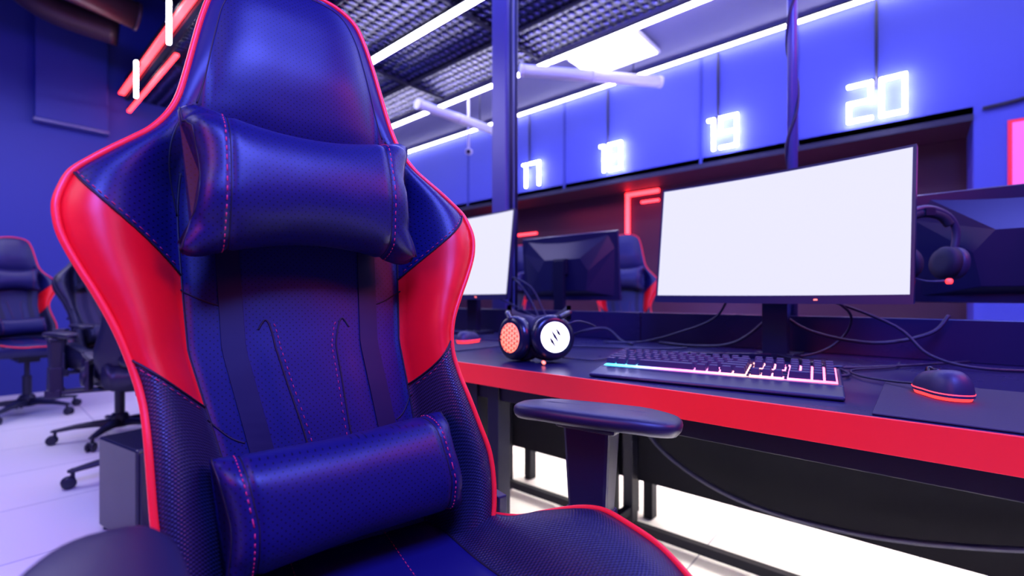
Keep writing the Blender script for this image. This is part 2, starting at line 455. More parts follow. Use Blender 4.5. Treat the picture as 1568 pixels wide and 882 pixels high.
    for F in reversed(Fs): pp.append((CX+WS(F)+.001,-F,ZP(F)+.001))
    tube('seat_piping',pp,.0038,M_pip,E,n=5)
    s3=MB()
    for sd in (-1,1):
        q=[Vector((CX+sd*XS(F),-F,ss(sd*XS(F),F)+.0006)) for F in [-.02+.5*i/30 for i in range(31)]]; s3.sweep(q,.0014,6,0,n=1)
        q=[Vector((CX+sd*.055,-F,ss(.055,F)+.0006)) for F in [-.02+.5*i/30 for i in range(31)]]; s3.sweep(q,.0012,6,0,n=1)
        for i in range(60):
            F=-.02+.5*i/60; x=sd*.062
            s3.sweep([Vector((CX+x,-F,ss(x,F)+.0008)),Vector((CX+x,-F-.0045,ss(x,F+.0045)+.0008))],.0006,5,1,n=1)
    s3.out('seat_stitching',[M_stB,M_stR],E)
    def arm(name,cx,cF,zt,ang,px,pF):
        a=MB()
        L=.132;Wd=.048;th=.024
        ca,sa=math.cos(ang),math.sin(ang)
        NN=40; prof=[(.70,0),(.86,.08),(.96,.3),(1,.55),(.97,.8),(.90,.93),(.78,1.0),(.45,1.03),(.1,1.04)]
        vv=[];ff=[]
        for sc,hz in prof:
            for k in range(NN):
                t=2*pi*k/NN; c,s=math.cos(t),math.sin(t)
                xl=Wd*sc*math.copysign(abs(c)**.66,c)*(1+.12*math.sin(t)); yl=(L-Wd*(1-sc)*.9)*math.copysign(abs(s)**.80,s)
                zz=zt-th+th*hz - .010*max(0,abs(yl)/L-.55)
                x=cx+xl*ca+yl*sa; F=cF-xl*sa+yl*ca
                vv.append(Vector((x,-F,zz)))
        for i in range(len(prof)-1):
            for k in range(NN):
                k2=(k+1)%NN; ff.append((i*NN+k,i*NN+k2,(i+1)*NN+k2,(i+1)*NN+k))
        ff.append(tuple(range(NN))); ff.append(tuple((len(prof)-1)*NN+k for k in range(NN)))
        a.add(vv,ff)
        a.out(name+'_pad',[M_pla],E)
        b=MB()
        def M2(z): return Matrix.Translation((px,-pF,z))@Matrix.Rotation(.35*(1 if px>0 else -1),4,'Z')
        b.box((0,0,0),(.030,.052,.008),0,M2(zt-th-.007))
        b.box((0,0,0),(.019,.032,.075),0,M2(zt-th-.085),taper=1.25)
        b.box((0,0,0),(.026,.041,.06),0,M2(zt-th-.20),taper=.9)
        sd=1 if px>CX else -1
        b.box((px,-pF,zt-th-.265),(.03,.04,.02))
        b.box(((px+CX)/2+sd*.06,-pF,.473),(abs(px-CX)/2-.03,.035,.009))
        b.box((px,-pF,.475),(.028,.035,.012))
        b.out(name+'_post',[M_pla],E,smooth=False,bev=.006)
    arm('armrest_right',.375,.135,.760,math.radians(28),.392,.115)
    arm('armrest_left',-.185,.325,.762,math.radians(2),-.275,.33)
    g=MB()
    for sd in (-1,1):
        g.box((CX+sd*.222,-.02,.56),(.008,.05,.07))
        g.lathe([(.0,-.012),(.045,-.012),(.05,0),(.045,.012),(.0,.012)],(CX+sd*.235,-.01,.555),(1,0,0))
    g.box((-.245,-.33,.722),(.035,.03,.006))
    g.box((CX,-.22,.468),(.10,.13,.018)); g.box((CX,-.22,.44),(.06,.09,.02))
    g.sweep([(CX+.05,-.22,.45),(CX+.16,-.24,.45),(CX+.2,-.25,.445)],.006,8,0)
    g.lathe([(.028,0),(.028,.18),(.016,.18),(.016,.30)],(CX,-.22,.13),(0,0,1))
    g.lathe([(.05,0),(.05,.07),(.04,.09)],(CX,-.22,.07),(0,0,1))
    g.out('recline_mechanism',[M_pla],E,smooth=False,bev=.003)
    bs=MB()
    for i in range(5):
        a=2*pi*i/5+.3; d=Vector((math.cos(a),math.sin(a),0)); c=Vector((CX,-.22,0)); p=Vector((-d.y,d.x,0))
        vv=[];
        secs=[(.03,.034,.125,.075),(.12,.028,.122,.085),(.22,.022,.112,.085),(.31,.018,.095,.076),(.335,.012,.09,.078)]
        for r_,w_,zt,zb in secs:
            o=c+d*r_
            for sx,z in ((-1,zb),(1,zb),(1.0,(zt+zb)/2),(.6,zt),(-.6,zt),(-1,(zt+zb)/2)): vv.append(o+p*w_*sx+Vector((0,0,z)))
        ff=[]
        for q in range(4):
            for k in range(6): k2=(k+1)%6; ff.append((q*6+k,q*6+k2,(q+1)*6+k2,(q+1)*6+k))
        ff.append(tuple(range(6))[::-1]); ff.append(tuple(24+k for k in range(6)))
        bs.add(vv,ff)
        cc_=c+d*.315
        bs.lathe([(.009,0),(.009,.05)],cc_+Vector((0,0,.045)),(0,0,1),12)
        for s_ in (-1,1):
            bs.lathe([(.0,-.009),(.024,-.009),(.029,-.004),(.029,.004),(.024,.009),(.0,.009)],cc_+d*(.015)+Vector((0,0,.029))+p*s_*.014,p,20)
        bs.lathe([(.0,-.006),(.022,-.006),(.024,0),(.022,.006),(.0,.006)],cc_+d*.012+Vector((0,0,.038)),p,20)
    bs.out('star_base',[M_pla],E,smooth=True,bev=.002)
    rc=MB()
    for sd in (-1,1):
        rc.lathe([(.0,0),(.030,.0),(.034,.008),(.030,.014),(.0,.016)],B(sd*.06,.10,-.075),(0,1,-.2),24)
    rc.out('rear_covers',[M_plg],E)
    return E
chair=build_chair()
chair.location=(.2973,.6030,0); chair.rotation_euler=(0,0,math.radians(-14.0))
base_children=list(chair.children)
def chair_copy(loc,rz,black=False):
    E=empty('gaming_chair',loc,rz)
    for c in base_children:
        n=c.name.split('.')[0]
        o=bpy.data.objects.new(n,c.data); link(o,E)
        for md in c.modifiers:
            m2=o.modifiers.new('b','BEVEL'); m2.width=md.width; m2.segments=2; m2.limit_method='ANGLE'
        if black:
            for s in o.material_slots:
                if s.material in (M_red,M_pip,M_stR,M_lea,M_perf):
                    s.link='OBJECT'; s.material=M_pla
    return E
chair_copy((.23,5.55,0),math.radians(6))
chair_copy((-.80,5.65,0),math.radians(20))
chair_copy((.60,2.90,0),math.radians(163),black=True)
chair_copy((.60,4.25,0),math.radians(4),black=True)
chair_copy((3.26,1.70,0),math.radians(-66))
chair_copy((3.30,2.9,0),math.radians(-88))

# ------------------------------------------------------------------ desk
D=empty('gaming_desk_row')
YA,YB=-1.3,4.2
box('desk_top_front',(.889,YA,.70),(1.795,YB,.75),M_desk,D,.002)
box('red_edge_front',(.883,YA,.698),(.889,YB,.7505),M_dred,D,.001)
box('desk_top_rear',(1.805,YA,.70),(2.72,YB,.75),M_desk,D,.002)
box('red_edge_rear',(2.72,YA,.698),(2.726,YB,.7505),M_dred,D,.001)
ys=[YA,-.45,.86,2.2,3.2,YB]
for a,b in zip(ys[:-1],ys[1:]):
    box('partition_panel',(1.788,a+.002,.7505),(1.812,b-.002,.868),M_desk,D,.002)
    box('modesty_panel',(1.742,a+.002,.20),(1.76,b-.002,.70),M_panb,D,.001)
fr=MB()
for y in (-1.2,.86,.94,1.51,2.25,3.3,4.1):
    for x in (.935,1.70,1.88,2.66):
        fr.box((x,y,.35),(.024,.020,.349))
    fr.box((1.32,y,.68),(.38,.018,.02)); fr.box((2.27,y,.68),(.38,.018,.02))
    fr.box((1.32,y,.10),(.38,.014,.014))
fr.box((1.70,1.45,.035),(.016,2.65,.016)); fr.box((1.70,1.45,.66),(.016,2.65,.03)); fr.box((.935,1.45,.675),(.016,2.65,.02))
fr.out('steel_frame',[M_steel],D,smooth=False,bev=.002)
tube('desk_cable',[(1.72,.84,.52),(1.60,.82,.50),(1.50,.74,.50),(1.45,.64,.56),(1.45,.5,.68)],.008,M_cabg,D)
tube('desk_cable',[(1.70,.86,.50),(1.66,.70,.36),(1.64,.45,.27),(1.64,.15,.26),(1.66,-.15,.31),(1.68,-.5,.42),(1.7,-.9,.5)],.008,M_cab,D)
tube('desk_cable',[(1.70,.30,.68),(1.68,.26,.62),(1.68,.18,.60),(1.69,.10,.63),(1.70,.08,.68)],.005,M_cab,D)
box('added_lamp_housing',(1.10,-1.1,.688),(1.16,1.5,.699),M_white,D)  # made-up housing for the added floor fill
box('added_lamp_housing',(2.20,-1.1,.688),(2.26,3.0,.699),M_white,D)  # made-up housing for the added rear floor fill

# ------------------------------------------------------------------ monitors
def monitor(loc,rz,tilt=7,sc=1.):
    E=empty('computer_monitor',loc,rz); E.scale=(sc,sc,sc)
    Wm,Hm=.325,.188; zc=.345; ti=math.radians(tilt)
    def T(x,y,z):
        yy=y*math.cos(ti)+ (z)*math.sin(ti); zz=z*math.cos(ti)-y*math.sin(ti)
        return Vector((x,yy,zc+zz))
    cv=lambda x: -.014*(x/Wm)**2-.03
    N=24
    v=[];f=[]
    xs=[-Wm+2*Wm*i/N for i in range(N+1)]
    for x in xs:
        for z in (-Hm,Hm): v.append(T(x,cv(x),z))
        for z in (Hm-.004,-Hm+.004): v.append(T(x,cv(x)+.018,z))
    for i in range(N):
        a=i*4;b=a+4
        f+=[(a,a+1,b+1,b),(a+1,a+2,b+2,b+1),(a+2,a+3,b+3,b+2),(a+3,a,b,b+3)]
    f+=[(0,1,2,3),(N*4+3,N*4+2,N*4+1,N*4)]
    mk('panel_shell',v,f,[M_bez],E,smooth=False)
    v=[];f=[]
    xs=[-(Wm-.007)+2*(Wm-.007)*i/N for i in range(N+1)]
    for x in xs:
        for z in (-Hm+.022,Hm-.007): v.append(T(x,cv(x)-.0012,z))
    for i in range(N): f.append((2*i,2*i+1,2*i+3,2*i+2))
    mk('screen',v,f,[M_scr],E)
    v=[];f=[]
    for x in [-Wm+2*Wm*i/N for i in range(N+1)]:
        for y,z in ((-.004,-Hm-.001),(-.004,-Hm+.020),(.0,-Hm+.020)): v.append(T(x,cv(x)+y,z))
    for i in range(N):
        for k in range(2): f.append((i*3+k,i*3+k+1,i*3+k+4,i*3+k+3))
    mk('lower_bezel',v,f,[M_bez],E,smooth=False)
    b=MB(); c=T(.13,cv(.13)-.0055,-Hm+.010)
    b.box(tuple(c),(.004,.0008,.0018)); b.out('power_led',[M_glo],E,smooth=False)
    hb=MB()
    o=[(-.30,-.165),(.30,-.165),(.315,.10),(.28,.172),(-.28,.172),(-.315,.10)]
    i_=[(-.15,-.13),(.15,-.13),(.17,-.02),(.12,.05),(-.12,.05),(-.17,-.02)]
    vv=[T(x,cv(x)+.016,z) for x,z in o]+[T(x,.028,z) for x,z in i_]
    ff=[tuple(range(6,12))]+[(k,(k+1)%6,6+(k+1)%6,6+k) for k in range(6)]
    hb.add(vv,ff)
    hb.out('rear_housing',[M_bez],E,smooth=False,bev=.003)
    sb=MB()
    sb.box((0,.050,.20),(.034,.014,.185)); sb.box((0,.036,.35),(.045,.016,.045))
    for sd in (-1,1):
        vv=[(-.02*sd,.06,.0),(.02*sd,.04,.0),(.20*sd,-.10,.0),(.17*sd,-.115,.0)]
        vv=[Vector(p) for p in vv]; up=[Vector((p.x,p.y,.014)) for p in vv]
        sb.add(vv+up,[(0,1,2,3),(4,5,6,7),(0,1,5,4),(1,2,6,5),(2,3,7,6),(3,0,4,7)])
    sb.box((0,.085,.008),(.05,.05,.008))
    sb.out('stand',[M_plg],E,smooth=False,bev=.002)
    return E
mon1=monitor((1.50,.325,.7505),math.radians(-96.8))
mon2=monitor((1.55,1.64,.7505),math.radians(-92),sc=1.04)
monitor((1.56,2.95,.7505),math.radians(-90))
monitor((2.22,1.53,.7505),math.radians(90),5)
mon3=monitor((2.14,-.30,.7505),math.radians(90),5)
monitor((2.14,2.85,.7505),math.radians(90),5)

# ------------------------------------------------------------------ keyboard
def keyboard(loc,rz):
    E=empty('gaming_keyboard',loc,rz)
    b=MB()
    def wedge(x0,x1,y0,y1,z0a,z1a,z0b,z1b):
        v=[(x0,y0,z0a),(x1,y0,z0a),(x1,y1,z0b),(x0,y1,z0b),(x0,y0,z1a),(x1,y0,z1a),(x1,y1,z1b),(x0,y1,z1b)]
        b.add(v,[(0,3,2,1),(4,5,6,7),(0,1,5,4),(1,2,6,5),(2,3,7,6),(3,0,4,7)])
    wedge(-.232,.232,-.010,.128,0,.014,0,.026)
    wedge(-.232,.232,-.070,-.012,0,.006,0,.014)
    b.out('keyboard_body',[M_bez],E,smooth=False,bev=.003)
    pl=MB(); sl=.012/.138
    zf=lambda y:.014+(y+.010)*sl
    v=[(-.224,-.004,zf(-.004)+.001),(.224,-.004,zf(-.004)+.001),(.224,.122,zf(.122)+.001),(-.224,.122,zf(.122)+.001)]
    pl.add(v,[(0,1,2,3)]); pl.out('backlight',[M_rgb],E,smooth=False)
    k=MB(); fl=MB()
    rows=[(0,[1,-.6,1,1,1,1,-.4,1,1,1,1,-.4,1,1,1,1,-.3,1,1,1,-.3,1,1,1,1]),
          (1,[1]*13+[2,-.3,1,1,1,-.3,1,1,1,1]),(2,[1.5]+[1]*12+[1.5,-.3,1,1,1,-.3,1,1,1,1]),
          (3,[1.75]+[1]*11+[2.25,-3.6,1,1,1,1]),(4,[2.25]+[1]*10+[2.75,-1.3,1,-1.3,1,1,1,1]),(5,[1.25,1.25,1.25,6.25,1.25,1.25,1.25,1.25,-.3,1,1,1,-.3,2,1,1])]
    for r,ws in rows:
        y=.112-r*.0205
        x=-.223; tot=sum(abs(w) for w in ws); uu=.446/tot
        for w in ws:
            z=zf(y)
            if w<0:
                fl.box((x-w*uu/2,y,z+.0015),(max(.002,-w*uu/2-.0005),.0102,.0018)); x+=-w*uu; continue
            hw=(w*uu-.0034)/2
            cx=x+w*uu/2
            k.box((cx,y,z+.0088),(hw,.0085,.0060),0,None,.76 if w<1.6 else .93)
            x+=w*uu
    k.out('keycaps',[M_key],E,smooth=False,bev=.0008)
    fl.out('gap_plates',[M_bez],E,smooth=False)
    return E
kb=keyboard((1.02,.340,.7515),math.radians(-82)); kb.scale=(1.02,1.08,1.15)
keyboard((1.06,1.80,.7515),math.radians(-90))

# ------------------------------------------------------------------ mice + pads
def mouse(loc,rz):
    E=empty('computer_mouse',loc,rz)
    v=[];f=[]
    R=14;S=36
    for i in range(R+1):
        ph=pi/2*i/R
        for k in range(S):
            t=2*pi*k/S; c,s=math.cos(t),math.sin(t)
            rr=math.cos(ph)**.55 if i<R else 0.02
            x=.033*rr*math.copysign(abs(c)**.8,c)*(1-.10*math.exp(-(s/.35)**2))
            y=.061*rr*math.copysign(abs(s)**.85,s)
            z=.006+.036*math.sin(ph)*(1-.25*(y/.061))
            v.append((x,y,z))
    for i in range(R):
        for k in range(S): k2=(k+1)%S; f.append((i*S+k,i*S+k2,(i+1)*S+k2,(i+1)*S+k))
    f.append(tuple(R*S+k for k in range(S)))
    mk('mouse_body',v,f,[M_key],E)
    g=MB(); vv=[]
    for z,sc in ((.0006,.90),(.0115,1.015)):
        for k in range(S):
            t=2*pi*k/S; c,s=math.cos(t),math.sin(t)
            vv.append((.033*sc*math.copysign(abs(c)**.8,c)*(1-.10*math.exp(-(s/.35)**2)),.061*sc*math.copysign(abs(s)**.85,s),z))
    g.add(vv,[tuple(range(S))[::-1],tuple(range(S,2*S))]+[(k,(k+1)%S,S+(k+1)%S,S+k) for k in range(S)])
    g.out('glow_ring',[M_glr],E)
    w=MB(); w.lathe([(0,-.004),(.009,-.004),(.010,0),(.009,.004),(0,.004)],(0,.036,.034),(1,0,0)); 
    w.box((0,.018,.0405),(.0045,.010,.0015)); w.out('scroll_wheel',[M_plg],E)
    return E
box('mouse_pad',(.90,-.42,.7505),(1.28,.055,.7535),M_foam,None,.002)
box('mouse_pad',(1.05,1.15,.7505),(1.36,1.45,.7535),M_foam,None,.002)
mouse((1.13,-.03,.7537),math.radians(-62)).scale=(.98,.92,1.12)
mouse((1.27,1.33,.7537),math.radians(-80))
tube('mouse_cable',[(1.18,.0,.766),(1.22,.04,.760),(1.28,.10,.757),(1.38,.12,.756),(1.5,.05,.756),(1.62,.04,.756)],.0025,M_cab,D)
tube('mouse_cable',[(1.33,1.34,.764),(1.38,1.32,.757),(1.45,1.2,.756),(1.55,1.1,.756)],.0022,M_cab,D)

# ------------------------------------------------------------------ headsets
def headset(loc,rz):
    E=empty('gaming_headset',loc,rz)
    b=MB()
    for c,ax,mi in (((-.054,.0,.058),(-.76,-.64,.05),2),((.034,-.028,.062),(.36,-.92,.10),1)):
        b.lathe([(.020,-.050),(.046,-.050),(.057,-.040),(.057,-.018),(.048,-.012)],c,ax,36,3)
        b.lathe([(.048,-.012),(.055,-.006),(.055,.006),(.052,.014),(.044,.019),(.037,.0185)],c,ax,36,0)
        b.lathe([(.037,.0183),(.036,.0190),(.012,.0195),(.0,.0195)],c,ax,36,mi)
        A=Vector(ax).normalized(); u=Vector((0,0,1))-A*A.z; u.normalize(); w=A.cross(u); C=Vector(c)+A*.0202
        if mi==2: # hexagonal grille bars over the orange glow
            for k in range(-3,4):
                for ang in (0.,1.047,2.094):
                    d=u*math.cos(ang)+w*math.sin(ang); e=A.cross(d); hl=math.sqrt(max(0,.036**2-(k*.0105)**2))
                    q=C+e*(k*.0105)
                    b.add([q-d*hl-e*.0008,q-d*hl+e*.0008,q+d*hl+e*.0008,q+d*hl-e*.0008],[(0,1,2,3)],0)
        else: # slanted claw slashes
            for k,(l1,l2) in zip((-1,0,1),((-.008,.022),(-.020,.026),(-.024,.012))):
                d=(u*.85+w*.5).normalized(); e=A.cross(d); q=C+e*(k*.0125)
                b.add([q+d*l1,q+d*(l1*.3+l2*.3)+e*.0042,q+d*l2,q+d*(l1*.3+l2*.3)-e*.0030],[(0,1,2,3)],0)
    b.sweep([(-.066,-.008,.104),(-.074,.02,.118),(-.072,.05,.120)],.007,8,0)
    b.sweep([(.050,-.034,.110),(.074,.0,.120),(.080,.04,.120)],.007,8,0)
    arc=[(-.072,.05,.120),(-.068,.09,.110),(-.045,.13,.098),(0,.15,.090),(.045,.14,.094),(.072,.095,.108),(.080,.04,.120)]
    q=catmull(arc,6)
    vv=[];ff=[]
    for i,p in enumerate(q):
        for dz,dn in ((-.018,.005),(.018,.005),(.018,-.006),(-.018,-.006)):
            d=Vector((p.x,p.y-.05,0)); d=d.normalized() if d.length else Vector((1,0,0))
            vv.append(p+Vector((0,0,dz))+d*dn)
    for i in range(len(q)-1):
        for k in range(4): ff.append((i*4+k,i*4+(k+1)%4,(i+1)*4+(k+1)%4,(i+1)*4+k))
    b.add(vv,ff,3)
    b.out('headset_frame',[M_plg,M_glw,M_glo,M_foam],E,smooth=True)
    tube('headset_cable',[(.06,-.02,.012),(.09,.02,.004),(.13,.0,.003),(.17,.03,.003),(.2,.1,.003)],.002,M_cab,E)
    tube('microphone_boom',[(.05,-.03,.085),(.09,-.02,.10),(.12,.01,.095),(.145,.03,.085)],.0025,M_cab,E)
    b2=MB(); b2.lathe([(0,0),(.004,.0),(.004,.012),(0,.012)],(.012,-.06,.006),(.1,-1,0),12,0); b2.out('status_led',[M_glo],E)
    return E
headset((1.035,.805,.7512),math.radians(-51)).scale=(1.14,1.14,1.12)
def hanging_headset(loc,rz):
    E=empty('gaming_headset',loc,rz); b=MB()
    b.sweep([(-.070,0,-.02),(-.078,0,.04),(-.055,0,.085),(0,0,.105),(.055,0,.085),(.078,0,.04),(.070,0,-.02)],.009,10,0)
    b.sweep([(-.060,0,.06),(-.04,0,.082),(0,0,.092),(.04,0,.082),(.060,0,.06)],.012,10,1)
    for sd in (-1,1):
        b.lathe([(.018,-.026),(.038,-.026),(.044,-.018),(.044,-.004)],(sd*.062,0,-.045),(sd,0,-.1),28,1)
        b.lathe([(.040,-.004),(.045,.002),(.045,.014),(.036,.022),(.0,.024)],(sd*.062,0,-.045),(sd,0,-.1),28,0)
    b.sweep([(-.06,-.01,-.08),(-.04,-.05,-.095),(-.01,-.07,-.095)],.003,8,0)
    b.lathe([(0,0),(.007,.0),(.007,.008),(0,.008)],(-.01,-.078,-.096),(.2,-1,0),12,2)
    b.out('headset_frame',[M_key,M_foam,M_glr],E)
    k=MB(); k.box((0,.10,.088),(.012,.10,.004)); k.box((0,-.012,.094),(.012,.004,.010)); k.box((0,.21,.0),(.012,.01,.09)); k.out('hanging_hook',[M_pla],E,smooth=False)
    return E
hanging_headset((1.87,-.015,1.08),math.radians(-52)).scale=(1.1,1.1,1.1)

# ------------------------------------------------------------------ cables on desk
C=lambda par,name,pts,r: adopt(tube(name,pts,r,M_cab),par)
C(D,'keyboard_cable',[(1.15,.42,.756),(1.25,.45,.757),(1.32,.30,.758),(1.38,.16,.757),(1.5,.06,.757),(1.62,-.02,.757),(1.75,-.1,.757)],.0035)
C(D,'keyboard_cable',[(1.15,.28,.758),(1.22,.18,.757),(1.26,.12,.758),(1.36,.14,.757),(1.5,.2,.757)],.0035)
C(mon1,'power_cable',[(1.56,.35,.98),(1.61,.33,.90),(1.64,.25,.83),(1.67,.1,.80),(1.71,-.02,.83),(1.74,-.06,.88)],.005)
C(mon1,'power_cable',[(1.56,.30,.95),(1.62,.36,.86),(1.64,.46,.78),(1.68,.60,.757),(1.72,.75,.757)],.005)
C(mon1,'signal_cable',[(1.57,.36,.97),(1.64,.20,.92),(1.66,.05,.85),(1.62,-.02,.78),(1.60,-.12,.757),(1.7,-.3,.757)],.004)
C(mon1,'signal_cable',[(1.57,.45,.95),(1.64,.52,.86),(1.66,.66,.80),(1.66,.8,.76),(1.6,.92,.757)],.004)
C(D,'signal_cable',[(1.60,.60,.757),(1.52,.64,.757),(1.45,.74,.757),(1.40,.9,.757),(1.3,1.02,.757)],.0035)
C(mon1,'signal_cable',[(1.57,.22,.95),(1.66,.15,.88),(1.68,.18,.80),(1.6,.26,.757),(1.5,.42,.757),(1.46,.55,.757)],.0035)
C(mon2,'signal_cable',[(1.60,1.55,.95),(1.68,1.42,.88),(1.70,1.25,.80),(1.64,1.15,.757),(1.5,1.05,.757)],.0035)
C(mon2,'signal_cable',[(1.62,1.50,1.05),(1.69,1.36,.98),(1.71,1.28,.84),(1.70,1.2,.77),(1.6,1.08,.757)],.004)
C(mon2,'power_cable',[(1.62,1.60,1.10),(1.67,1.42,1.0),(1.67,1.30,.85),(1.6,1.25,.77),(1.5,1.2,.757)],.005)
C(D,'power_cable',[(1.70,1.15,.757),(1.66,1.05,.79),(1.72,.98,.80),(1.70,.9,.757),(1.6,.8,.757)],.005)

# ------------------------------------------------------------------ room shell
box('floor',(-2.5,-3.5,-.05),(4.85,6.5,0),M_floor)
box('wall_far',(-2.5,6.5,-.05),(4.85,6.7,4.3),M_wall2)
box('wall_left',(-2.7,-3.5,-.05),(-2.5,6.7,4.3),M_wall2)
box('wall_near',(-2.7,-3.7,-.05),(4.85,-3.5,4.3),M_wall2)
box('ceiling',(-2.7,-3.7,4.3),(4.85,6.7,4.4),M_blk)
WR=empty('wall_right')
box('upper_fascia',(4.2,-3.5,2.09),(4.4,6.5,4.3),M_wall,WR)
box('recess_back',(4.75,-.26,0),(4.85,6.5,2.09),M_maroon,WR)
box('recess_soffit',(4.2,-.26,2.0895),(4.8,6.5,2.15),M_maroon,WR)
box('pier',(4.2,-3.5,0),(4.85,-.26,2.09),M_wall,WR)
for y in (-1.6,.72,1.45,2.9,4.4):
    box('fascia_joint',(4.192,y-.012,2.09),(4.2,y+.012,3.05),M_wall2,WR)
box('fascia_edge_strip',(4.185,-.26,2.06),(4.2,6.5,2.10),M_blk,WR)
SC=empty('suspended_ceiling')
box('mesh_tiles',(1.12,-3.5,3.09),(3.36,6.5,3.11),M_mesh,SC)
box('plaster_strip',(3.36,-3.5,3.09),(4.2,6.5,3.12),M_ceil,SC)
box('edge_fascia',(1.08,-3.5,3.065),(1.12,6.5,3.3),M_blk,SC)
for i,y in enumerate([-2.6+1.3*k for k in range(7)]):
    box('ceiling_rail',(1.12,y-.012,3.07),(3.36,y+.012,3.09),M_blk,SC)
for x in (1.75,2.9):
    box('ceiling_rail',(x-.010,-3.5,3.072),(x+.010,6.5,3.09),M_blk,SC)
def led(name,x,z,y0,y1,mat,w=.02):
    E=empty(name)
    box('diffuser',(x-w,y0,z-.02),(x+w,y1,z),mat,E,.004)
    box('housing',(x-w-.006,y0-.01,z),(x+w+.006,y1+.01,z+.015),M_steel,E)
led('led_strip_light',3.40,3.048,-3,6.3,M_tube)
led('led_strip_light',2.34,3.048,-3,6.3,M_tube,.026)
led('led_strip_light',4.15,3.048,-3,6.3,M_tubew,.014)
led('red_neon_strip',1.04,3.10,3.2,6.4,M_nred,.026)
led('red_neon_strip',1.10,2.93,4.6,6.4,M_nred,.016)
LP=empty('ceiling_panel_light')
box('diffuser',(3.46,1.70,3.020),(3.86,2.34,3.030),M_pan,LP)
box('frame',(3.44,1.68,3.030),(3.88,2.36,3.060),M_white,LP,.004)
def pipe(name,p1,p2,r,m):
    E=empty(name); cyl('pipe',p1,p2,r,m,E,24)
    d=(Vector(p2)-Vector(p1)).normalized()
    for t in (0.0,.5,1.0):
        c=Vector(p1).lerp(Vector(p2),t); cyl('collar',c-d*.012,c+d*.012,r*1.06,m,E,24)
    for t in (.2,.8):
        c=Vector(p1).lerp(Vector(p2),t); cyl('hanger',c,Vector((c.x,c.y,3.06 if c.x>1.2 else 4.29)),.005,M_steel,E,8)
    return E
pipe('ventilation_duct',(2.84,2.37,2.72),(3.75,1.63,2.72),.045,M_duct)
pipe('ventilation_duct',(2.68,3.47,2.70),(3.63,3.42,2.70),.045,M_duct)
pipe('ceiling_duct',(-1.5,4.9,3.55),(.92,5.05,3.33),.11,M_ductd)
pipe('ceiling_duct',(-1.5,4.2,3.75),(.92,4.3,3.75),.09,M_ductd)
DU=empty('ceiling_duct_elbow'); tube('elbow',[(.0,5.9,4.2),(.1,5.85,3.8),(.40,5.8,3.5),(.9,5.7,3.42)],.12,M_ductd,DU,seg=20)
AP=empty('acoustic_wall_panel'); box('panel',(.39,6.40,2.66),(.93,6.50,4.15),M_wall2,AP,.01)
box('lower_trim',(.38,6.39,2.63),(.94,6.5,2.66),M_col,AP,.004)
CO=empty('support_column'); box('shaft',(1.815,1.62,.7505),(1.905,1.72,3.06),M_col,CO,.004)
cyl('conduit',(1.835,1.60,.7505),(1.835,1.60,3.06),.010,M_cab,CO,12)
cyl('conduit',(1.875,1.60,.7505),(1.875,1.60,3.06),.008,M_cab,CO,12)
CP=empty('cable_pole'); cyl('pole',(1.85,.33,.7505),(1.85,.33,3.06),.016,M_col,CP,16)
tube('wrapped_cable',[(1.85+.020*math.cos(i*1.7),.33+.020*math.sin(i*1.7),.9+i*.11) for i in range(20)],.005,M_cab,CP,n=4)
for y in (.23,1.30,2.36,3.37):
    cyl('wall_conduit',(4.18,y,2.4),(4.18,y,3.02),.010,M_blk,WR,10)
tube('wall_conduit_run',[(4.18,-.62,3.02),(4.18,-.62,2.35),(4.18,-.60,2.2),(4.18,-.5,2.14),(4.18,-.3,2.12)],.012,M_blk,WR,n=4)
SEG={'0':'abcdef','1':'bc','2':'abged','7':'abc','8':'abcdefg','9':'abcdfg','6':'acdefg','4':'fgbc'}
def sign(name,text,loc,rz,H=.25,mat=M_sign,t=.015):
    E=empty(name,loc,rz); w=H*.50; m=MB()
    x0=-(len(text)*w+(len(text)-1)*.06)/2
    for ch in text:
        P_={'a':((0,H),(w,H)),'b':((w,H/2),(w,H)),'c':((w,0),(w,H/2)),'d':((0,0),(w,0)),'e':((0,0),(0,H/2)),'f':((0,H/2),(0,H)),'g':((0,H/2),(w,H/2))}
        for s in SEG[ch]:
            (ax,az),(bx,bz)=P_[s]
            cx=x0+(ax+bx)/2; cz=(az+bz)/2-H/2
            m.box((cx,0,cz),(abs(bx-ax)/2+t*.8,.012,abs(bz-az)/2+t*.8))
        if ch=='1' and len(text)>1: m.box((x0+w*.80,0,H/2),(w*.2,.012,t*.8))
        x0+=w+.06
    m.out('digits',[mat],E,smooth=False,bev=.006)
    k=MB(); k.box((0,.030,H*.5+.02),(.02,.012,.012)); k.out('mount',[M_steel],E,smooth=False)
    return E
for tx,y in (('20',.23),('19',1.30),('18',2.36),('17',3.37)):
    sign('neon_number_sign',tx,(4.155,y,2.32),math.radians(-90))
sign('neon_number_sign','1',(.97,4.34,3.0),math.radians(-90),.30,t=.018)
sign('neon_number_sign','1',(.97,5.42,2.90),math.radians(-90),.30,t=.018)
sign('neon_number_sign','16',(3.0,6.46,2.55),0,.34,t=.02)
sign('red_neon_sign','11',(2.25,6.46,2.85),0,.3,M_nred,t=.02)
nf=MB(); 
nf.box((4.72,2.42,1.62),(.012,.022,.45)); nf.box((4.72,2.25,2.05),(.012,.19,.020)); nf.box((4.72,2.16,1.95),(.012,.10,.012))
nf.out('red_neon_frame',[M_nred],WR,smooth=False,bev=.004)
b=MB(); b.box((4.74,1.6,.98),(.01,.9,.03)); b.box((4.74,4.2,1.75),(.01,.5,.012)); b.out('red_neon_low',[M_nred],WR,smooth=False,bev=.004)
PO=empty('magenta_poster'); box('poster_face',(4.183,-.90,1.52),(4.188,-.43,2.0),M_poster,PO); box('poster_frame',(4.188,-.92,1.50),(4.198,-.41,2.02),M_dred,PO)
SCm=empty('security_camera',(3.47,3.63,2.46))
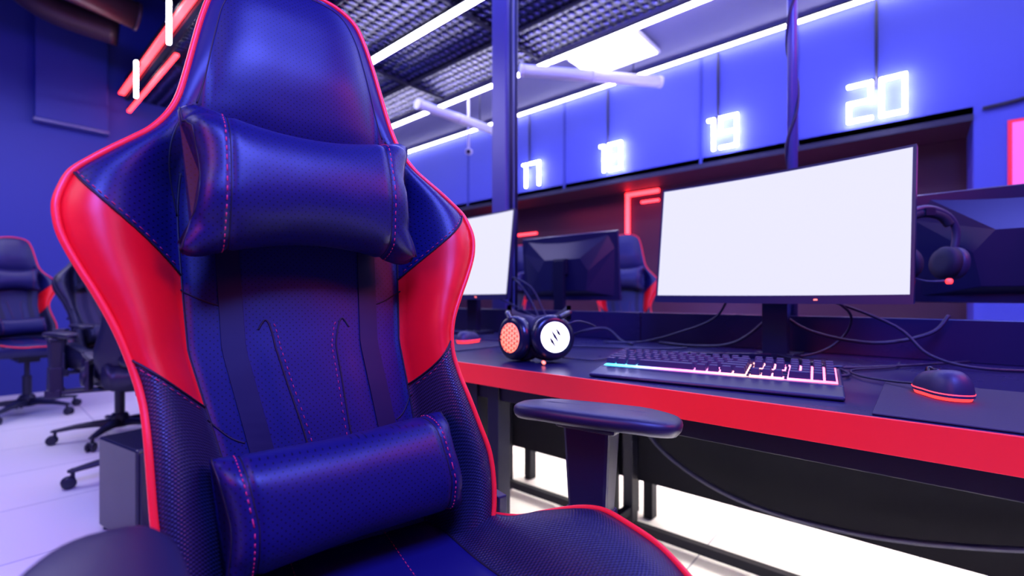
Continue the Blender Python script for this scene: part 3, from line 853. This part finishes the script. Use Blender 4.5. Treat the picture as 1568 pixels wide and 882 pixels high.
cyl('drop_pole',(0,0,.05),(0,0,.59),.012,M_duct,SCm,12); cyl('body',(-.05,-.05,0),(.05,.04,.04),.035,M_white,SCm,20); cyl('lens',(-.06,-.06,-.004),(-.05,-.05,0),.025,M_plg,SCm,20)
PT=empty('pc_tower',(.46,2.34,0),math.radians(10))
box('case',(-.10,-.17,.015),(.10,.17,.37),M_plg,PT,.008); box('front_panel',(-.09,-.182,.03),(.09,-.17,.355),M_pla,PT,.004)
for x in (-.08,.08):
    for y in (-.14,.14): cyl('foot',(x,y,0),(x,y,.016),.014,M_pla,PT,12)

# ------------------------------------------------------------------ lights
def area(name,loc,rot,sx,sy,color,e,spread=pi):
    d=bpy.data.lights.new(name,'AREA'); d.shape='RECTANGLE'; d.size=sx; d.size_y=sy; d.color=color; d.energy=e; d.spread=spread
    o=bpy.data.objects.new(name,d); o.location=loc; o.rotation_euler=rot; COL.objects.link(o); return o
def aim(o,t):
    o.rotation_euler=(Vector(t)-o.location).to_track_quat('-Z','Y').to_euler()
area('ceiling_light_blue',(2.3,1.6,3.0),(0,0,0),2.2,6,(.12,.15,1.),135)
area('ceiling_light_lavender_far',(-.3,4.2,3.0),(0,0,0),2,2.5,(.62,.58,1.),95)
a=area('ceiling_light_front',(-.3,-.6,2.7),(0,0,0),1.0,.8,(.13,.16,1.),135); aim(a,(.2,.8,1.4))
a=area('ceiling_light_left_white',(-1.3,.9,2.5),(0,0,0),.6,.6,(.7,.7,1.),9); aim(a,(.15,.7,1.2))
a=area('added_pink_fill',(1.3,-1.6,2.6),(0,0,0),1.,.8,(1.,.06,.20),27); aim(a,(.4,.7,.9))  # added pink fill so the red chair panels show under blue light
a=area('added_red_accent',(-1.4,.6,1.7),(0,0,0),.8,.8,(1.,.06,.12),13); aim(a,(.2,.7,.9))  # added red accent for the chair wings, no real fixture
a=area('fascia_wash',(3.3,1.5,2.2),(0,0,0),.5,6,(.22,.22,1.),27); aim(a,(4.2,1.5,2.7))
area('added_floor_fill',(1.13,.2,.686),(0,0,0),.05,2.6,(1.,.92,.84),34,math.radians(90))  # added fill to brighten the floor below the front desk
area('added_floor_fill_rear',(2.23,1.0,.686),(0,0,0),.05,4,(1.,.93,.86),42,math.radians(120))  # second added fill, brightens the floor beyond the modesty panel
a=area('recess_red_light',(4.45,1.8,2.0),(0,0,0),.3,3,(1.,.05,.12),12)
w=bpy.data.worlds.new('world'); w.use_nodes=True; w.node_tree.nodes['Background'].inputs[0].default_value=(.03,.03,.25,1); w.node_tree.nodes['Background'].inputs[1].default_value=.2
bpy.context.scene.world=w

cd=bpy.data.cameras.new('camera'); cam=bpy.data.objects.new('camera',cd); COL.objects.link(cam)
cd.sensor_width=36; cd.lens=36*718/1568; cd.shift_y=14/1568; cd.clip_start=.02
cam.location=(0,0,.93); cam.rotation_euler=(math.radians(90),0,math.radians(-49))
cd.dof.use_dof=True; cd.dof.focus_distance=.72; cd.dof.aperture_fstop=2.8
bpy.context.scene.camera=cam
bpy.context.scene.view_settings.view_transform='Standard'
